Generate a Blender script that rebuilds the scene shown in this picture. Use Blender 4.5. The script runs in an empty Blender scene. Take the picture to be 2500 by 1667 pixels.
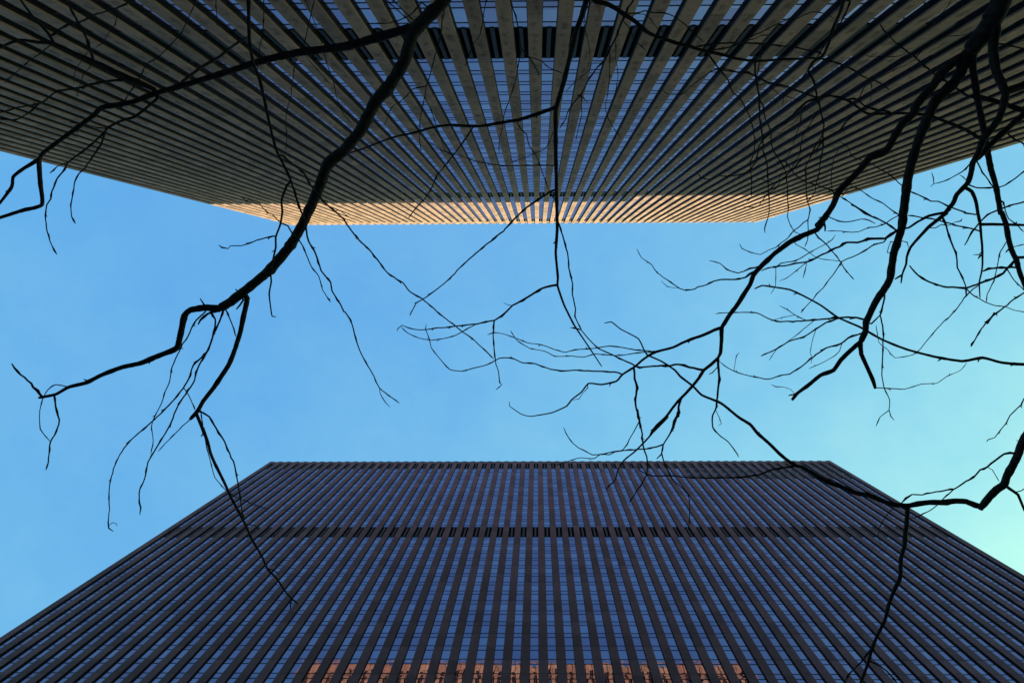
import bpy, bmesh, math, random
import numpy as np
from mathutils import Vector, Matrix

random.seed(7)
rng = np.random.default_rng(7)
scene = bpy.context.scene
COL = scene.collection

# ------------------------------------------------------------------ camera
# World frame: X along the two facades, Y from the near tower to the far one, Z up. Metres.
F_PX = 1912.98                      # focal length in pixels of a 2500 px wide frame
SHIFT_PX = 34.79
CAM_Z = 1.6
PITCH, YAW, ROLL = 0.0684, 0.0148, -0.0041

def view_rotation(a, b, c):
    ca, sa, cb, sb, cc, sc = math.cos(a), math.sin(a), math.cos(b), math.sin(b), math.cos(c), math.sin(c)
    rx = np.array([[1, 0, 0], [0, ca, -sa], [0, sa, ca]])
    ry = np.array([[cb, 0, sb], [0, 1, 0], [-sb, 0, cb]])
    rz = np.array([[cc, -sc, 0], [sc, cc, 0], [0, 0, 1]])
    return rz @ ry @ rx

VR = view_rotation(PITCH, YAW, ROLL)          # world -> (right, down, forward)
cam_data = bpy.data.cameras.new('camera')
cam = bpy.data.objects.new('camera', cam_data)
COL.objects.link(cam)
cam_data.sensor_fit = 'HORIZONTAL'
cam_data.sensor_width = 36.0
cam_data.lens = F_PX / 2500.0 * 36.0
cam_data.shift_x = -SHIFT_PX / 2500.0
cam_data.clip_start = 0.05
cam_data.clip_end = 5000.0
M3 = (np.diag([1, -1, -1]) @ VR).T
cam.matrix_world = Matrix(M3.tolist()).to_4x4()
cam.location = (0, 0, CAM_Z)
scene.camera = cam

# ------------------------------------------------------------------ sky, sun, exposure
SUN_AZ = math.radians(42.0)          # from +Y towards +X
SUN_EL = math.radians(23.6)
EXPOSURE = 1.2
world = bpy.data.worlds.new('World')
scene.world = world
world.use_nodes = True
wn = world.node_tree.nodes
wl = world.node_tree.links
wn.clear()
sky = wn.new('ShaderNodeTexSky')
sky.sky_type = 'NISHITA'
sky.sun_disc = False
sky.sun_elevation = SUN_EL
sky.sun_rotation = SUN_AZ
sky.altitude = 20
sky.air_density = 1.0
sky.dust_density = 2.5
sky.ozone_density = 2.0
bg = wn.new('ShaderNodeBackground')
bg.inputs['Strength'].default_value = 0.12
wo = wn.new('ShaderNodeOutputWorld')
# the photograph's cool film look: one colour curve for the whole sky
sep = wn.new('ShaderNodeSeparateColor')
comb = wn.new('ShaderNodeCombineColor')
wl.new(sky.outputs[0], sep.inputs[0])
for i, (gain, power) in enumerate(((1.62, 0.84), (2.32, 0.70), (0.97, 0.09))):
    a = wn.new('ShaderNodeMath'); a.operation = 'MULTIPLY'; a.inputs[1].default_value = 0.1
    b = wn.new('ShaderNodeMath'); b.operation = 'POWER'; b.inputs[1].default_value = power
    c = wn.new('ShaderNodeMath'); c.operation = 'MULTIPLY'; c.inputs[1].default_value = gain / 0.12 / 2 ** EXPOSURE
    wl.new(sep.outputs[i], a.inputs[0]); wl.new(a.outputs[0], b.inputs[0]); wl.new(b.outputs[0], c.inputs[0])
    wl.new(c.outputs[0], comb.inputs[i])
# faint uneven high haze
tc = wn.new('ShaderNodeTexCoord')
hz = wn.new('ShaderNodeTexNoise'); hz.inputs['Scale'].default_value = 6.0; hz.inputs['Detail'].default_value = 6.0; hz.inputs['Roughness'].default_value = 0.68
hm = wn.new('ShaderNodeMapRange'); hm.inputs['From Min'].default_value = 0.36; hm.inputs['From Max'].default_value = 0.64
hm.inputs['To Min'].default_value = 0.0; hm.inputs['To Max'].default_value = 1.0
mul = wn.new('ShaderNodeMix'); mul.data_type = 'RGBA'; mul.blend_type = 'MULTIPLY'; mul.inputs[0].default_value = 1.0
wl.new(tc.outputs['Generated'], hz.inputs['Vector']); wl.new(hz.outputs['Fac'], hm.inputs['Value'])
tint = wn.new('ShaderNodeMix'); tint.data_type = 'RGBA'
tint.inputs[6].default_value = (0.88, 0.96, 1.0, 1); tint.inputs[7].default_value = (1.07, 1.05, 1.0, 1)
wl.new(hm.outputs['Result'], tint.inputs[0])
wl.new(comb.outputs[0], mul.inputs[6]); wl.new(tint.outputs[2], mul.inputs[7])
wl.new(mul.outputs[2], bg.inputs['Color'])
wl.new(bg.outputs[0], wo.inputs['Surface'])

sun_data = bpy.data.lights.new('sun', 'SUN')
sun_data.energy = 5.0
sun_data.angle = math.radians(0.53)
sun_data.color = (1.0, 0.99, 0.60)
sun = bpy.data.objects.new('sun', sun_data)
COL.objects.link(sun)
sun_dir = Vector((math.sin(SUN_AZ) * math.cos(SUN_EL), math.cos(SUN_AZ) * math.cos(SUN_EL), math.sin(SUN_EL)))
sun.rotation_euler = sun_dir.to_track_quat('Z', 'Y').to_euler()
sun.location = (60, 60, 300)

vs = scene.view_settings
vs.view_transform = 'Standard'
vs.look = 'None'
vs.exposure = EXPOSURE
vs.gamma = 1.0
vs.use_curve_mapping = False
scene.render.engine = 'CYCLES'

# ------------------------------------------------------------------ helpers
def project(p):
    """world point -> pixel of a 2500 x 1667 frame"""
    q = VR @ np.array([p[0], p[1], p[2] - CAM_Z])
    return 1250 + SHIFT_PX + F_PX * q[0] / q[2], 833.5 + F_PX * q[1] / q[2], q[2]

def new_obj(name, mesh, parent=None, mat=None, loc=(0, 0, 0)):
    o = bpy.data.objects.new(name, mesh)
    COL.objects.link(o)
    o.location = loc
    if parent is not None:
        o.parent = parent
    if mat is not None and mesh is not None and not mesh.materials:
        mesh.materials.append(mat)
    return o

def tag(o, label=None, category=None, group=None, kind=None):
    if label: o['label'] = label
    if category: o['category'] = category
    if group: o['group'] = group
    if kind: o['kind'] = kind
    return o

class MB:
    """collects boxes and quads into one mesh"""
    def __init__(self):
        self.v = []; self.f = []
    def box(self, x0, x1, y0, y1, z0, z1):
        b = len(self.v)
        self.v += [(x0, y0, z0), (x1, y0, z0), (x1, y1, z0), (x0, y1, z0),
                   (x0, y0, z1), (x1, y0, z1), (x1, y1, z1), (x0, y1, z1)]
        self.f += [(b, b+3, b+2, b+1), (b+4, b+5, b+6, b+7), (b, b+1, b+5, b+4),
                   (b+1, b+2, b+6, b+5), (b+2, b+3, b+7, b+6), (b+3, b, b+4, b+7)]
    def hexa(self, pts):
        b = len(self.v); self.v += pts
        self.f += [(b, b+3, b+2, b+1), (b+4, b+5, b+6, b+7), (b, b+1, b+5, b+4),
                   (b+1, b+2, b+6, b+5), (b+2, b+3, b+7, b+6), (b+3, b, b+4, b+7)]
    def chamfer_block(self, x0, x1, y0, y1, z0, z1, n, c):
        """box whose outer face (towards n*Y) has chamfered edges"""
        yo, yi = (y1, y0) if n > 0 else (y0, y1)
        b = len(self.v)
        yc = yo - n * c
        ring_in = [(x0, yi, z0), (x1, yi, z0), (x1, yi, z1), (x0, yi, z1)]
        ring_mid = [(x0, yc, z0), (x1, yc, z0), (x1, yc, z1), (x0, yc, z1)]
        ring_out = [(x0+c, yo, z0+c), (x1-c, yo, z0+c), (x1-c, yo, z1-c), (x0+c, yo, z1-c)]
        self.v += ring_in + ring_mid + ring_out
        for r in (0, 4):
            for i in range(4):
                j = (i + 1) % 4
                q = (b+r+i, b+r+j, b+r+4+j, b+r+4+i)
                self.f.append(q if n < 0 else q[::-1])
        o = (b+8, b+9, b+10, b+11)
        self.f.append(o if n < 0 else o[::-1])
    def mesh(self, name):
        me = bpy.data.meshes.new(name)
        me.from_pydata(self.v, [], self.f)
        me.update()
        return me

# ------------------------------------------------------------------ materials
def mat_base(name):
    m = bpy.data.materials.new(name)
    m.use_nodes = True
    nt = m.node_tree
    nt.nodes.clear()
    out = nt.nodes.new('ShaderNodeOutputMaterial')
    bsdf = nt.nodes.new('ShaderNodeBsdfPrincipled')
    nt.links.new(bsdf.outputs[0], out.inputs['Surface'])
    return m, nt, bsdf

def mathn(nt, op, a, b=None, c=None):
    n = nt.nodes.new('ShaderNodeMath'); n.operation = op
    for i, v in enumerate((a, b, c)):
        if v is None: continue
        if isinstance(v, (int, float)): n.inputs[i].default_value = v
        else: nt.links.new(v, n.inputs[i])
    return n.outputs[0]

def noise(nt, vec, scale, detail=4.0, rough=0.55, dim='3D'):
    n = nt.nodes.new('ShaderNodeTexNoise'); n.noise_dimensions = dim
    n.inputs['Scale'].default_value = scale
    n.inputs['Detail'].default_value = detail
    n.inputs['Roughness'].default_value = rough
    if vec is not None: nt.links.new(vec, n.inputs['Vector'])
    return n.outputs['Fac']

def ramp(nt, fac, stops):
    r = nt.nodes.new('ShaderNodeValToRGB')
    el = r.color_ramp.elements
    while len(el) < len(stops): el.new(0.5)
    for e, (p, c) in zip(el, stops):
        e.position = p; e.color = (*c, 1) if len(c) == 3 else c
    nt.links.new(fac, r.inputs['Fac'])
    return r.outputs['Color']

def mixc(nt, fac, a, b, mode='MIX'):
    n = nt.nodes.new('ShaderNodeMix'); n.data_type = 'RGBA'; n.blend_type = mode
    if isinstance(fac, (int, float)): n.inputs[0].default_value = fac
    else: nt.links.new(fac, n.inputs[0])
    for sock, v in ((n.inputs[6], a), (n.inputs[7], b)):
        if isinstance(v, tuple): sock.default_value = (*v, 1) if len(v) == 3 else v
        else: nt.links.new(v, sock)
    return n.outputs[2]

def stone_material(name, base, stain, floor_h, bay, blotch=0.6, x_first=0.0):
    m, nt, b = mat_base(name)
    geo = nt.nodes.new('ShaderNodeNewGeometry')
    pos = geo.outputs['Position']
    sep = nt.nodes.new('ShaderNodeSeparateXYZ'); nt.links.new(pos, sep.inputs[0])
    # one tone for each stone panel
    fz = mathn(nt, 'FLOOR', mathn(nt, 'DIVIDE', sep.outputs['Z'], floor_h))
    ux = mathn(nt, 'ADD', mathn(nt, 'DIVIDE', mathn(nt, 'SUBTRACT', sep.outputs['X'], x_first), bay), 0.5)
    fx = mathn(nt, 'FLOOR', ux)
    off = mathn(nt, 'ABSOLUTE', mathn(nt, 'SUBTRACT', mathn(nt, 'FRACT', ux), 0.5))     # 0 on the pier's centre line
    mid = nt.nodes.new('ShaderNodeMapRange'); mid.clamp = True
    mid.inputs['From Min'].default_value = 0.05; mid.inputs['From Max'].default_value = 0.20
    mid.inputs['To Min'].default_value = 1.0; mid.inputs['To Max'].default_value = 0.15
    nt.links.new(off, mid.inputs['Value'])
    cmb = nt.nodes.new('ShaderNodeCombineXYZ'); nt.links.new(fx, cmb.inputs[0]); nt.links.new(fz, cmb.inputs[1])
    wnz = nt.nodes.new('ShaderNodeTexWhiteNoise'); wnz.noise_dimensions = '3D'; nt.links.new(cmb.outputs[0], wnz.inputs['Vector'])
    # rain streaks: noise drawn out along Z
    mp = nt.nodes.new('ShaderNodeMapping'); nt.links.new(pos, mp.inputs['Vector'])
    mp.inputs['Scale'].default_value = (1.0, 1.0, 0.16)
    streak = noise(nt, mp.outputs[0], 2.4, 5, 0.62)
    mp2 = nt.nodes.new('ShaderNodeMapping'); nt.links.new(pos, mp2.inputs['Vector'])
    mp2.inputs['Scale'].default_value = (0.8, 0.8, 0.55)
    mp2.inputs['Location'].default_value = (13, 5, 7)
    blot = noise(nt, mp2.outputs[0], 1.1, 4, 0.6)
    grain = noise(nt, pos, 38, 3, 0.7)
    f1 = mathn(nt, 'MULTIPLY', ramp_fac(nt, streak, 0.46, 0.72), 0.45)
    f2 = mathn(nt, 'MULTIPLY', mathn(nt, 'MULTIPLY', ramp_fac(nt, blot, 0.47, 0.60), blotch), mid.outputs[0])
    st = mathn(nt, 'MAXIMUM', f1, f2)
    c = mixc(nt, st, base, stain)
    tone = mathn(nt, 'MULTIPLY_ADD', wnz.outputs['Value'], 0.50, 0.78)
    tone = mathn(nt, 'MULTIPLY', tone, mathn(nt, 'MULTIPLY_ADD', grain, 0.24, 0.88))
    cc = nt.nodes.new('ShaderNodeCombineXYZ')
    for i in range(3): nt.links.new(tone, cc.inputs[i])
    c = mixc(nt, 1.0, c, cc.outputs[0], 'MULTIPLY')
    nt.links.new(c, b.inputs['Base Color'])
    b.inputs['Roughness'].default_value = 0.85
    b.inputs['Specular IOR Level'].default_value = 0.25
    bp = nt.nodes.new('ShaderNodeBump'); bp.inputs['Distance'].default_value = 0.004; bp.inputs['Strength'].default_value = 0.5
    nt.links.new(grain, bp.inputs['Height']); nt.links.new(bp.outputs[0], b.inputs['Normal'])
    return m

def ramp_fac(nt, v, lo, hi):
    n = nt.nodes.new('ShaderNodeMapRange'); n.clamp = True
    n.inputs['From Min'].default_value = lo; n.inputs['From Max'].default_value = hi
    nt.links.new(v, n.inputs['Value'])
    return n.outputs['Result']

def glass_material(name, tint, reflect, ior, wave_scale, wave_amp, z_stretch=1.0, bay=1.0, x_first=0.0):
    """coated solar glass: dark body, tinted mirror that grows stronger at a slant, slightly wavy"""
    m = bpy.data.materials.new(name); m.use_nodes = True
    nt = m.node_tree; nt.nodes.clear()
    out = nt.nodes.new('ShaderNodeOutputMaterial')
    geo = nt.nodes.new('ShaderNodeNewGeometry')
    mp = nt.nodes.new('ShaderNodeMapping'); nt.links.new(geo.outputs['Position'], mp.inputs['Vector'])
    mp.inputs['Scale'].default_value = (1, 1, z_stretch)
    w = noise(nt, mp.outputs[0], wave_scale, 1.5, 0.5)
    bp = nt.nodes.new('ShaderNodeBump'); bp.inputs['Distance'].default_value = wave_amp; bp.inputs['Strength'].default_value = 1.0
    nt.links.new(w, bp.inputs['Height'])
    df = nt.nodes.new('ShaderNodeBsdfDiffuse')
    d = noise(nt, geo.outputs['Position'], 0.9, 4, 0.6)
    nt.links.new(ramp(nt, d, [(0.35, tuple(t * 0.7 for t in tint)), (0.7, tint)]), df.inputs['Color'])
    gl = nt.nodes.new('ShaderNodeBsdfGlossy'); 
    sp = nt.nodes.new('ShaderNodeSeparateXYZ'); nt.links.new(geo.outputs['Position'], sp.inputs[0])
    cb = nt.nodes.new('ShaderNodeCombineXYZ')
    nt.links.new(mathn(nt, 'FLOOR', mathn(nt, 'DIVIDE', mathn(nt, 'SUBTRACT', sp.outputs['X'], x_first), bay)), cb.inputs[0])
    nt.links.new(mathn(nt, 'FLOOR', mathn(nt, 'DIVIDE', sp.outputs['Z'], FL)), cb.inputs[1])
    wz = nt.nodes.new('ShaderNodeTexWhiteNoise'); nt.links.new(cb.outputs[0], wz.inputs['Vector'])
    nt.links.new(mixc(nt, wz.outputs['Value'], tuple(c * 0.78 for c in reflect), tuple(min(1.0, c * q) for c, q in zip(reflect, (0.96, 1.1, 1.02)))), gl.inputs['Color'])
    gl.inputs['Roughness'].default_value = 0.012
    fr = nt.nodes.new('ShaderNodeFresnel'); fr.inputs['IOR'].default_value = ior
    nt.links.new(bp.outputs[0], gl.inputs['Normal']); nt.links.new(bp.outputs[0], fr.inputs['Normal'])
    mx = nt.nodes.new('ShaderNodeMixShader')
    nt.links.new(fr.outputs[0], mx.inputs[0]); nt.links.new(df.outputs[0], mx.inputs[1]); nt.links.new(gl.outputs[0], mx.inputs[2])
    nt.links.new(mx.outputs[0], out.inputs['Surface'])
    return m

def plain_material(name, col, rough=0.6, metal=0.0, var=0.25, scale=3.0):
    m, nt, b = mat_base(name)
    geo = nt.nodes.new('ShaderNodeNewGeometry')
    n = noise(nt, geo.outputs['Position'], scale, 5, 0.6)
    nt.links.new(ramp(nt, n, [(0.3, tuple(c * (1 - var) for c in col)), (0.7, tuple(min(1, c * (1 + var)) for c in col))]), b.inputs['Base Color'])
    b.inputs['Roughness'].default_value = rough
    b.inputs['Specular IOR Level'].default_value = 0.15
    b.inputs['Metallic'].default_value = metal
    return m

FL = 3.8                                             # storey height
ST_T, ST_B = 0.555 * FL, 0.6087 * FL                 # pier spacing of the two towers

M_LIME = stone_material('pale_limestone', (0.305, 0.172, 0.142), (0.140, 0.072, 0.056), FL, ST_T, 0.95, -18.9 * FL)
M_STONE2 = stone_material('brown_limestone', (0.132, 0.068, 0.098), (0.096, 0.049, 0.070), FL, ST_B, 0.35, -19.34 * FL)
M_GLASS_T = glass_material('window_glass_near', (0.040, 0.036, 0.050), (0.92, 0.66, 1.0), 3.0, 1.3, 0.0016, 1.0, ST_T, -18.9 * FL)
M_SPAN_T = glass_material('spandrel_glass_near', (0.034, 0.030, 0.045), (0.88, 0.62, 0.96), 2.6, 2.0, 0.0014, 1.5, ST_T, -18.9 * FL)
M_GLASS_B = glass_material('window_glass_far', (0.020, 0.016, 0.034), (1.0, 0.67, 0.98), 3.4, 0.45, 0.0060, 1.0, ST_B, -19.34 * FL)
M_SPAN_B = glass_material('spandrel_glass_far', (0.018, 0.014, 0.030), (0.97, 0.65, 0.98), 3.1, 0.6, 0.0050, 3.0, ST_B, -19.34 * FL)
M_FRAME = plain_material('bronze_window_frame', (0.010, 0.010, 0.014), 0.6, 0.0)
M_DARK = plain_material('louvre_black', (0.012, 0.012, 0.014), 0.7)
M_FIN = plain_material('bronze_fin', (0.07, 0.048, 0.058), 0.55)
M_COPE = plain_material('roof_coping_metal', (0.10, 0.10, 0.13), 0.4, 0.4)
M_ROOF = plain_material('roof_gravel', (0.20, 0.19, 0.18), 0.9, 0, 0.3, 6)
M_GROUND = plain_material('plaza_paving', (0.11, 0.10, 0.10), 0.85, 0, 0.2, 1.5)

# ------------------------------------------------------------------ ground
gm = MB(); gm.v = [(-1500, -1500, 0), (1500, -1500, 0), (1500, 1500, 0), (-1500, 1500, 0)]; gm.f = [(0, 1, 2, 3)]
tag(new_obj('ground', gm.mesh('ground'), None, M_GROUND), kind='structure')

# ------------------------------------------------------------------ towers
def tower(name, label, yf, n, piers, width, proud, x_lo, x_hi, top, cells, bands, depth,
          mats, panel_count, dark_block=None, liner=0.6, phase=0.0):
    """yf: plane of the pier fronts; n: outward direction along Y (+1/-1);
    piers: X centres; cells: list of (z0, z1, kind) with kind 'tall' | 'short' below and between the bands;
    bands: list of (z0, z1) of louvred storeys. All heights in metres above the ground."""
    stone, g_tall, g_short = mats
    root = new_obj(name, None, loc=(0, yf, 0))
    tag(root, label, 'skyscraper')
    yg = -n * proud                                    # glass plane, local
    half = width / 2
    def Y(d0, d1):                                     # span between two outward offsets, sorted
        a, b = n * d0, n * d1
        return (min(a, b), max(a, b))
    # body behind the glass
    core = MB()
    yb0, yb1 = sorted((yg - n * 0.45, yg - n * depth))
    core.box(x_lo + 0.25, x_hi - 0.25, yb0, yb1, 0, top - 1.6)
    new_obj('wall', core.mesh('wall'), root, stone)
    rf = MB()
    rf.box(x_lo + 0.35, x_hi - 0.35, yb0 + 0.1, yb1 - 0.1, top - 1.6, top - 1.45)
    new_obj('roof', rf.mesh('roof'), root, M_ROOF)
    # parapet between the piers, and coping
    pp = MB()
    a, b = Y(-proud - 0.40, -proud + 0.12)
    pp.box(x_lo + 0.3, x_hi - 0.3, a, b, bands[-1][1] + 0.002, top - 0.55)
    new_obj('parapet', pp.mesh('parapet'), root, stone)
    cp = MB()
    a, b = Y(-proud - 0.45, -proud + 0.20)
    cp.box(x_lo + 0.28, x_hi - 0.28, a, b, top - 0.548, top - 0.36)
    new_obj('coping', cp.mesh('coping'), root, M_COPE)

    # stone panels: the ones that show largest become pieces of their own
    cand = []
    levels = [k * FL + 0.4 for k in range(int(top / FL) + 2)]
    for i, xc in enumerate(piers):
        for k in range(len(levels) - 1):
            z0, z1 = levels[k], min(levels[k + 1], top)
            if z1 - z0 < 0.2: continue
            c = [project((xc - half, yf, z0)), project((xc + half, yf, z0)), project((xc + half, yf, z1)), project((xc - half, yf, z1))]
            mx, my = sum(p[0] for p in c) / 4, sum(p[1] for p in c) / 4
            if not (0 < mx < 2500 and 0 < my < 1667): continue
            area = 0.5 * abs(sum(c[j][0] * c[(j + 1) % 4][1] - c[(j + 1) % 4][0] * c[j][1] for j in range(4)))
            cand.append((area, i, k))
    cand.sort(reverse=True)
    own = set((i, k) for _, i, k in cand[:panel_count])
    a0, a1 = Y(-proud - 0.3, 0)
    pm = MB()
    pm.chamfer_block(-half, half, a0, a1, 0.011, FL - 0.011, n, 0.022)
    panel_me = pm.mesh('stone_panel'); panel_me.materials.append(stone)
    for i, xc in enumerate(piers):
        m = MB()
        b0, b1 = Y(-proud - 0.28, -0.03)
        m.box(-half + 0.03, half - 0.03, b0, b1, 0, top - 0.05)           # backing seen in the joints
        for k in range(len(levels) - 1):
            z0, z1 = levels[k], min(levels[k + 1], top)
            if z1 - z0 < 0.2 or (i, k) in own: continue
            m.chamfer_block(-half, half, a0, a1, z0 + 0.011, z1 - 0.011, n, 0.022)
        m.box(-half, half, a0, a1, 0, levels[0] - 0.006)
        po = new_obj('pier', m.mesh('pier'), root, stone, (xc, 0, 0))
        for k in range(len(levels) - 1):
            if (i, k) in own:
                new_obj('stone_panel', panel_me, po, None, (0, 0, levels[k]))

    # bays: frames, panes, louvres
    frame_t = 0.085
    cand = []
    rest = {'tall': MB(), 'short': MB()}
    bays = [((piers[i] + half), (piers[i + 1] - half)) for i in range(len(piers) - 1)]
    pane_list = []
    for bi, (xa, xb) in enumerate(bays):
        xm = (xa + xb) / 2
        fr = MB()
        f0, f1 = Y(-proud - 0.16, -proud + 0.025)
        zlo, zhi = cells[0][0], bands[-1][1]
        fr.box(xa - xm + 0.002, xa - xm + 0.05, f0, f1, zlo, zhi)
        fr.box(xb - xm - 0.05, xb - xm - 0.002, f0, f1, zlo, zhi)
        t0, t1 = Y(-proud - 0.16, -proud + 0.018)
        # dark metal liner on the inner part of each pier side
        l0, l1 = Y(-proud + 0.026, -proud * (1 - liner))
        fr.box(xa - xm + 0.002, xa - xm + 0.022, l0, l1, zlo, zhi)
        fr.box(xb - xm - 0.022, xb - xm - 0.002, l0, l1, zlo, zhi)
        zs = sorted(set([round(c[0], 3) for c in cells] + [round(c[1], 3) for c in cells]))
        for z in zs:
            fr.box(xa - xm + 0.05, xb - xm - 0.05, t0, t1, z - frame_t, z + frame_t)
        new_obj('window_frame', fr.mesh('window_frame'), root, M_FRAME, (xm, 0, 0))
        for (z0, z1, kd) in cells:
            blk = dark_block is not None and xm > dark_block[0] and z0 < dark_block[2] - 0.05 and z1 > dark_block[1] + 0.05
            if blk: continue
            x0, x1, za, zb = xa + 0.045, xb - 0.045, z0 + frame_t - 0.01, z1 - frame_t + 0.01
            c = [project((x0, yf + yg, za)), project((x1, yf + yg, za)), project((x1, yf + yg, zb)), project((x0, yf + yg, zb))]
            mx, my = sum(p[0] for p in c) / 4, sum(p[1] for p in c) / 4
            area = 0.0
            if 0 < mx < 2500 and 0 < my < 1667 and c[0][2] > 1:
                area = 0.5 * abs(sum(c[j][0] * c[(j + 1) % 4][1] - c[(j + 1) % 4][0] * c[j][1] for j in range(4)))
                area *= max(0.05, 1 - abs(xm) / abs(yf) * proud / (xb - xa))     # share left open by the pier beside it
            pane_list.append((area, x0, x1, za, zb, kd))
    pane_list.sort(key=lambda t: -t[0])
    pane_mesh = {}
    for idx, (area, x0, x1, za, zb, kd) in enumerate(pane_list):
        w, h = x1 - x0, zb - za
        tx, tz = random.gauss(0, 0.0011), random.gauss(0, 0.0011)
        d0, d1 = -proud - 0.02, -proud
        if idx < 300:
            key = (round(w, 2), round(h, 2), kd)
            if key not in pane_mesh:
                q = MB(); p0, p1 = Y(-0.02, 0)
                q.box(-w / 2, w / 2, p0, p1, -h / 2, h / 2)
                me = q.mesh('window_pane'); me.materials.append(g_tall if kd == 'tall' else g_short)
                pane_mesh[key] = me
            o = new_obj('window_pane', pane_mesh[key], root, None, ((x0 + x1) / 2, yg, (za + zb) / 2))
            o.rotation_euler = (tx, 0, tz)
        else:
            pts = []
            for z in (za, zb):
                for (x, d) in ((x0, d0), (x1, d0), (x1, d1), (x0, d1)):
                    pts.append((x, n * d + (x - (x0 + x1) / 2) * tz + (z - (za + zb) / 2) * tx, z))
            if n < 0:
                pts = [pts[i] for i in (3, 2, 1, 0, 7, 6, 5, 4)]
            rest[kd].hexa(pts)
    for kd, nm in (('tall', 'window_panes'), ('short', 'spandrel_panes')):
        me = rest[kd].mesh(nm)
        tag(new_obj(nm, me, root, g_tall if kd == 'tall' else g_short), kind='stuff')

    # louvred storeys: a dark recess with blades, and a ribbed fin down the middle
    wbay = bays[0][1] - bays[0][0]
    cache = {}
    blist = [(z0, z1, None) for z0, z1 in bands]
    for (z0, z1, _) in blist:
        h = z1 - z0
        lm = MB()
        b0, b1 = Y(-proud - 0.44, -proud - 0.36)
        lm.box(-wbay / 2, wbay / 2, b0, b1, 0.03, h - 0.03)
        k = 0.25
        while k < h - 0.1:
            s0, s1 = Y(-proud - 0.36, -proud - 0.14)
            zz = k
            lm.box(-wbay / 2 + 0.052, wbay / 2 - 0.052, s0, s1, zz - 0.012, zz + 0.012)
            k += 0.28
        for e in (0.0, h - 0.09):
            s0, s1 = Y(-proud - 0.36, -proud + 0.02)
            lm.box(-wbay / 2 + 0.052, wbay / 2 - 0.052, s0, s1, e + 0.004, e + 0.086)
        lme = lm.mesh('louvre'); lme.materials.append(M_DARK)
        fm = MB()
        fw = wbay * 0.30
        s0, s1 = Y(-proud - 0.12, -proud + 0.02)
        fm.box(-fw / 2, fw / 2, s0, s1, 0.0, h)
        for r in range(5):
            xr = -fw / 2 + fw * (r + 0.5) / 5
            s0, s1 = Y(-proud + 0.02, -proud + 0.075)
            fm.box(xr - fw * 0.06, xr + fw * 0.06, s0, s1, -0.06, h + 0.06)
        fme = fm.mesh('fin'); fme.materials.append(M_FIN)
        for (xa, xb) in bays:
            lo = new_obj('louvre', lme, root, None, ((xa + xb) / 2, 0, z0))
            new_obj('fin', fme, lo)
    if dark_block is not None:
        xmin, z0, z1, rows = dark_block
        for (xa, xb) in bays:
            xm = (xa + xb) / 2
            if xm <= xmin: continue
            for (r0, r1) in rows:
                q = MB(); s0, s1 = Y(-proud - 0.10, -proud + 0.03)
                q.box(-wbay / 2 + 0.052, wbay / 2 - 0.052, s0, s1, 0, r1 - r0)
                key = ('d', round(r1 - r0, 3))
                if key not in cache:
                    me = q.mesh('blank_panel'); me.materials.append(M_DARK); cache[key] = me
                new_obj('blank_panel', cache[key], root, None, (xm, 0, r0))
                q = MB(); s0, s1 = Y(-proud - 0.05, -proud)
                q.box(-wbay / 2 + 0.052, wbay / 2 - 0.052, s0, s1, 0, 0.75)
                if 'strip' not in cache:
                    me = q.mesh('glass_strip'); me.materials.append(g_short); cache['strip'] = me
                new_obj('glass_strip', cache['strip'], root, None, (xm, 0, r1))
    return root

def Z(h): return h * FL + CAM_Z

def fill_cells(z_from, z_to, pattern, period, up=True):
    """pattern: [(fraction, kind)] repeated from z_from upwards"""
    out = []; z = z_from; k = 0
    while z < z_to - 0.15:
        fr, kd = pattern[k % len(pattern)]
        z2 = min(z + fr * period, z_to)
        out.append((z, z2, kd)); z = z2; k += 1
    return out

# near tower (top of the picture)
ot = -0.4834
cells_t = []
lo = 15.52
for k in range(14):                                   # below the first louvred storey
    t = lo - 1.09 * k
    cells_t.append((Z(t - 0.30), Z(t), 'short'))
    cells_t.append((Z(t - 1.09), Z(t - 0.30), 'tall'))
cells_t = [c for c in sorted(cells_t) if c[0] > 0.2]
cells_t += [(Z(17.53), Z(17.82), 'short')]
for k in range(18, 42):
    cells_t.append((Z(k - 0.183), Z(k + 1 + ot), 'tall'))
    cells_t.append((Z(k + 1 + ot), Z(k + 1 - 0.183), 'short'))
cells_t = [c for c in cells_t if c[0] < Z(41.6)]
cells_t += fill_cells(Z(43.77), Z(57.93), [(0.3, 'short'), (0.7, 'tall')], FL * 14.16 / 14.3)
bands_t = [(Z(15.52), Z(17.53)), (Z(41.815), Z(43.77)), (Z(57.93), Z(59.7))]
piers_t = [(-18.9 + 0.555 * k) * FL for k in range(65)]
T_TOP = Z(60.97)
tower('stone_pier_tower', 'tower overhead at the top of the picture, pale sunlit band along its roof edge',
      -4.9176 * FL, 1, piers_t, 0.272 * FL, 0.097 * FL, -19.05 * FL, 16.77 * FL, T_TOP, cells_t, bands_t, 36,
      (M_LIME, M_GLASS_T, M_SPAN_T), 300, None, 0.6)

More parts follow.
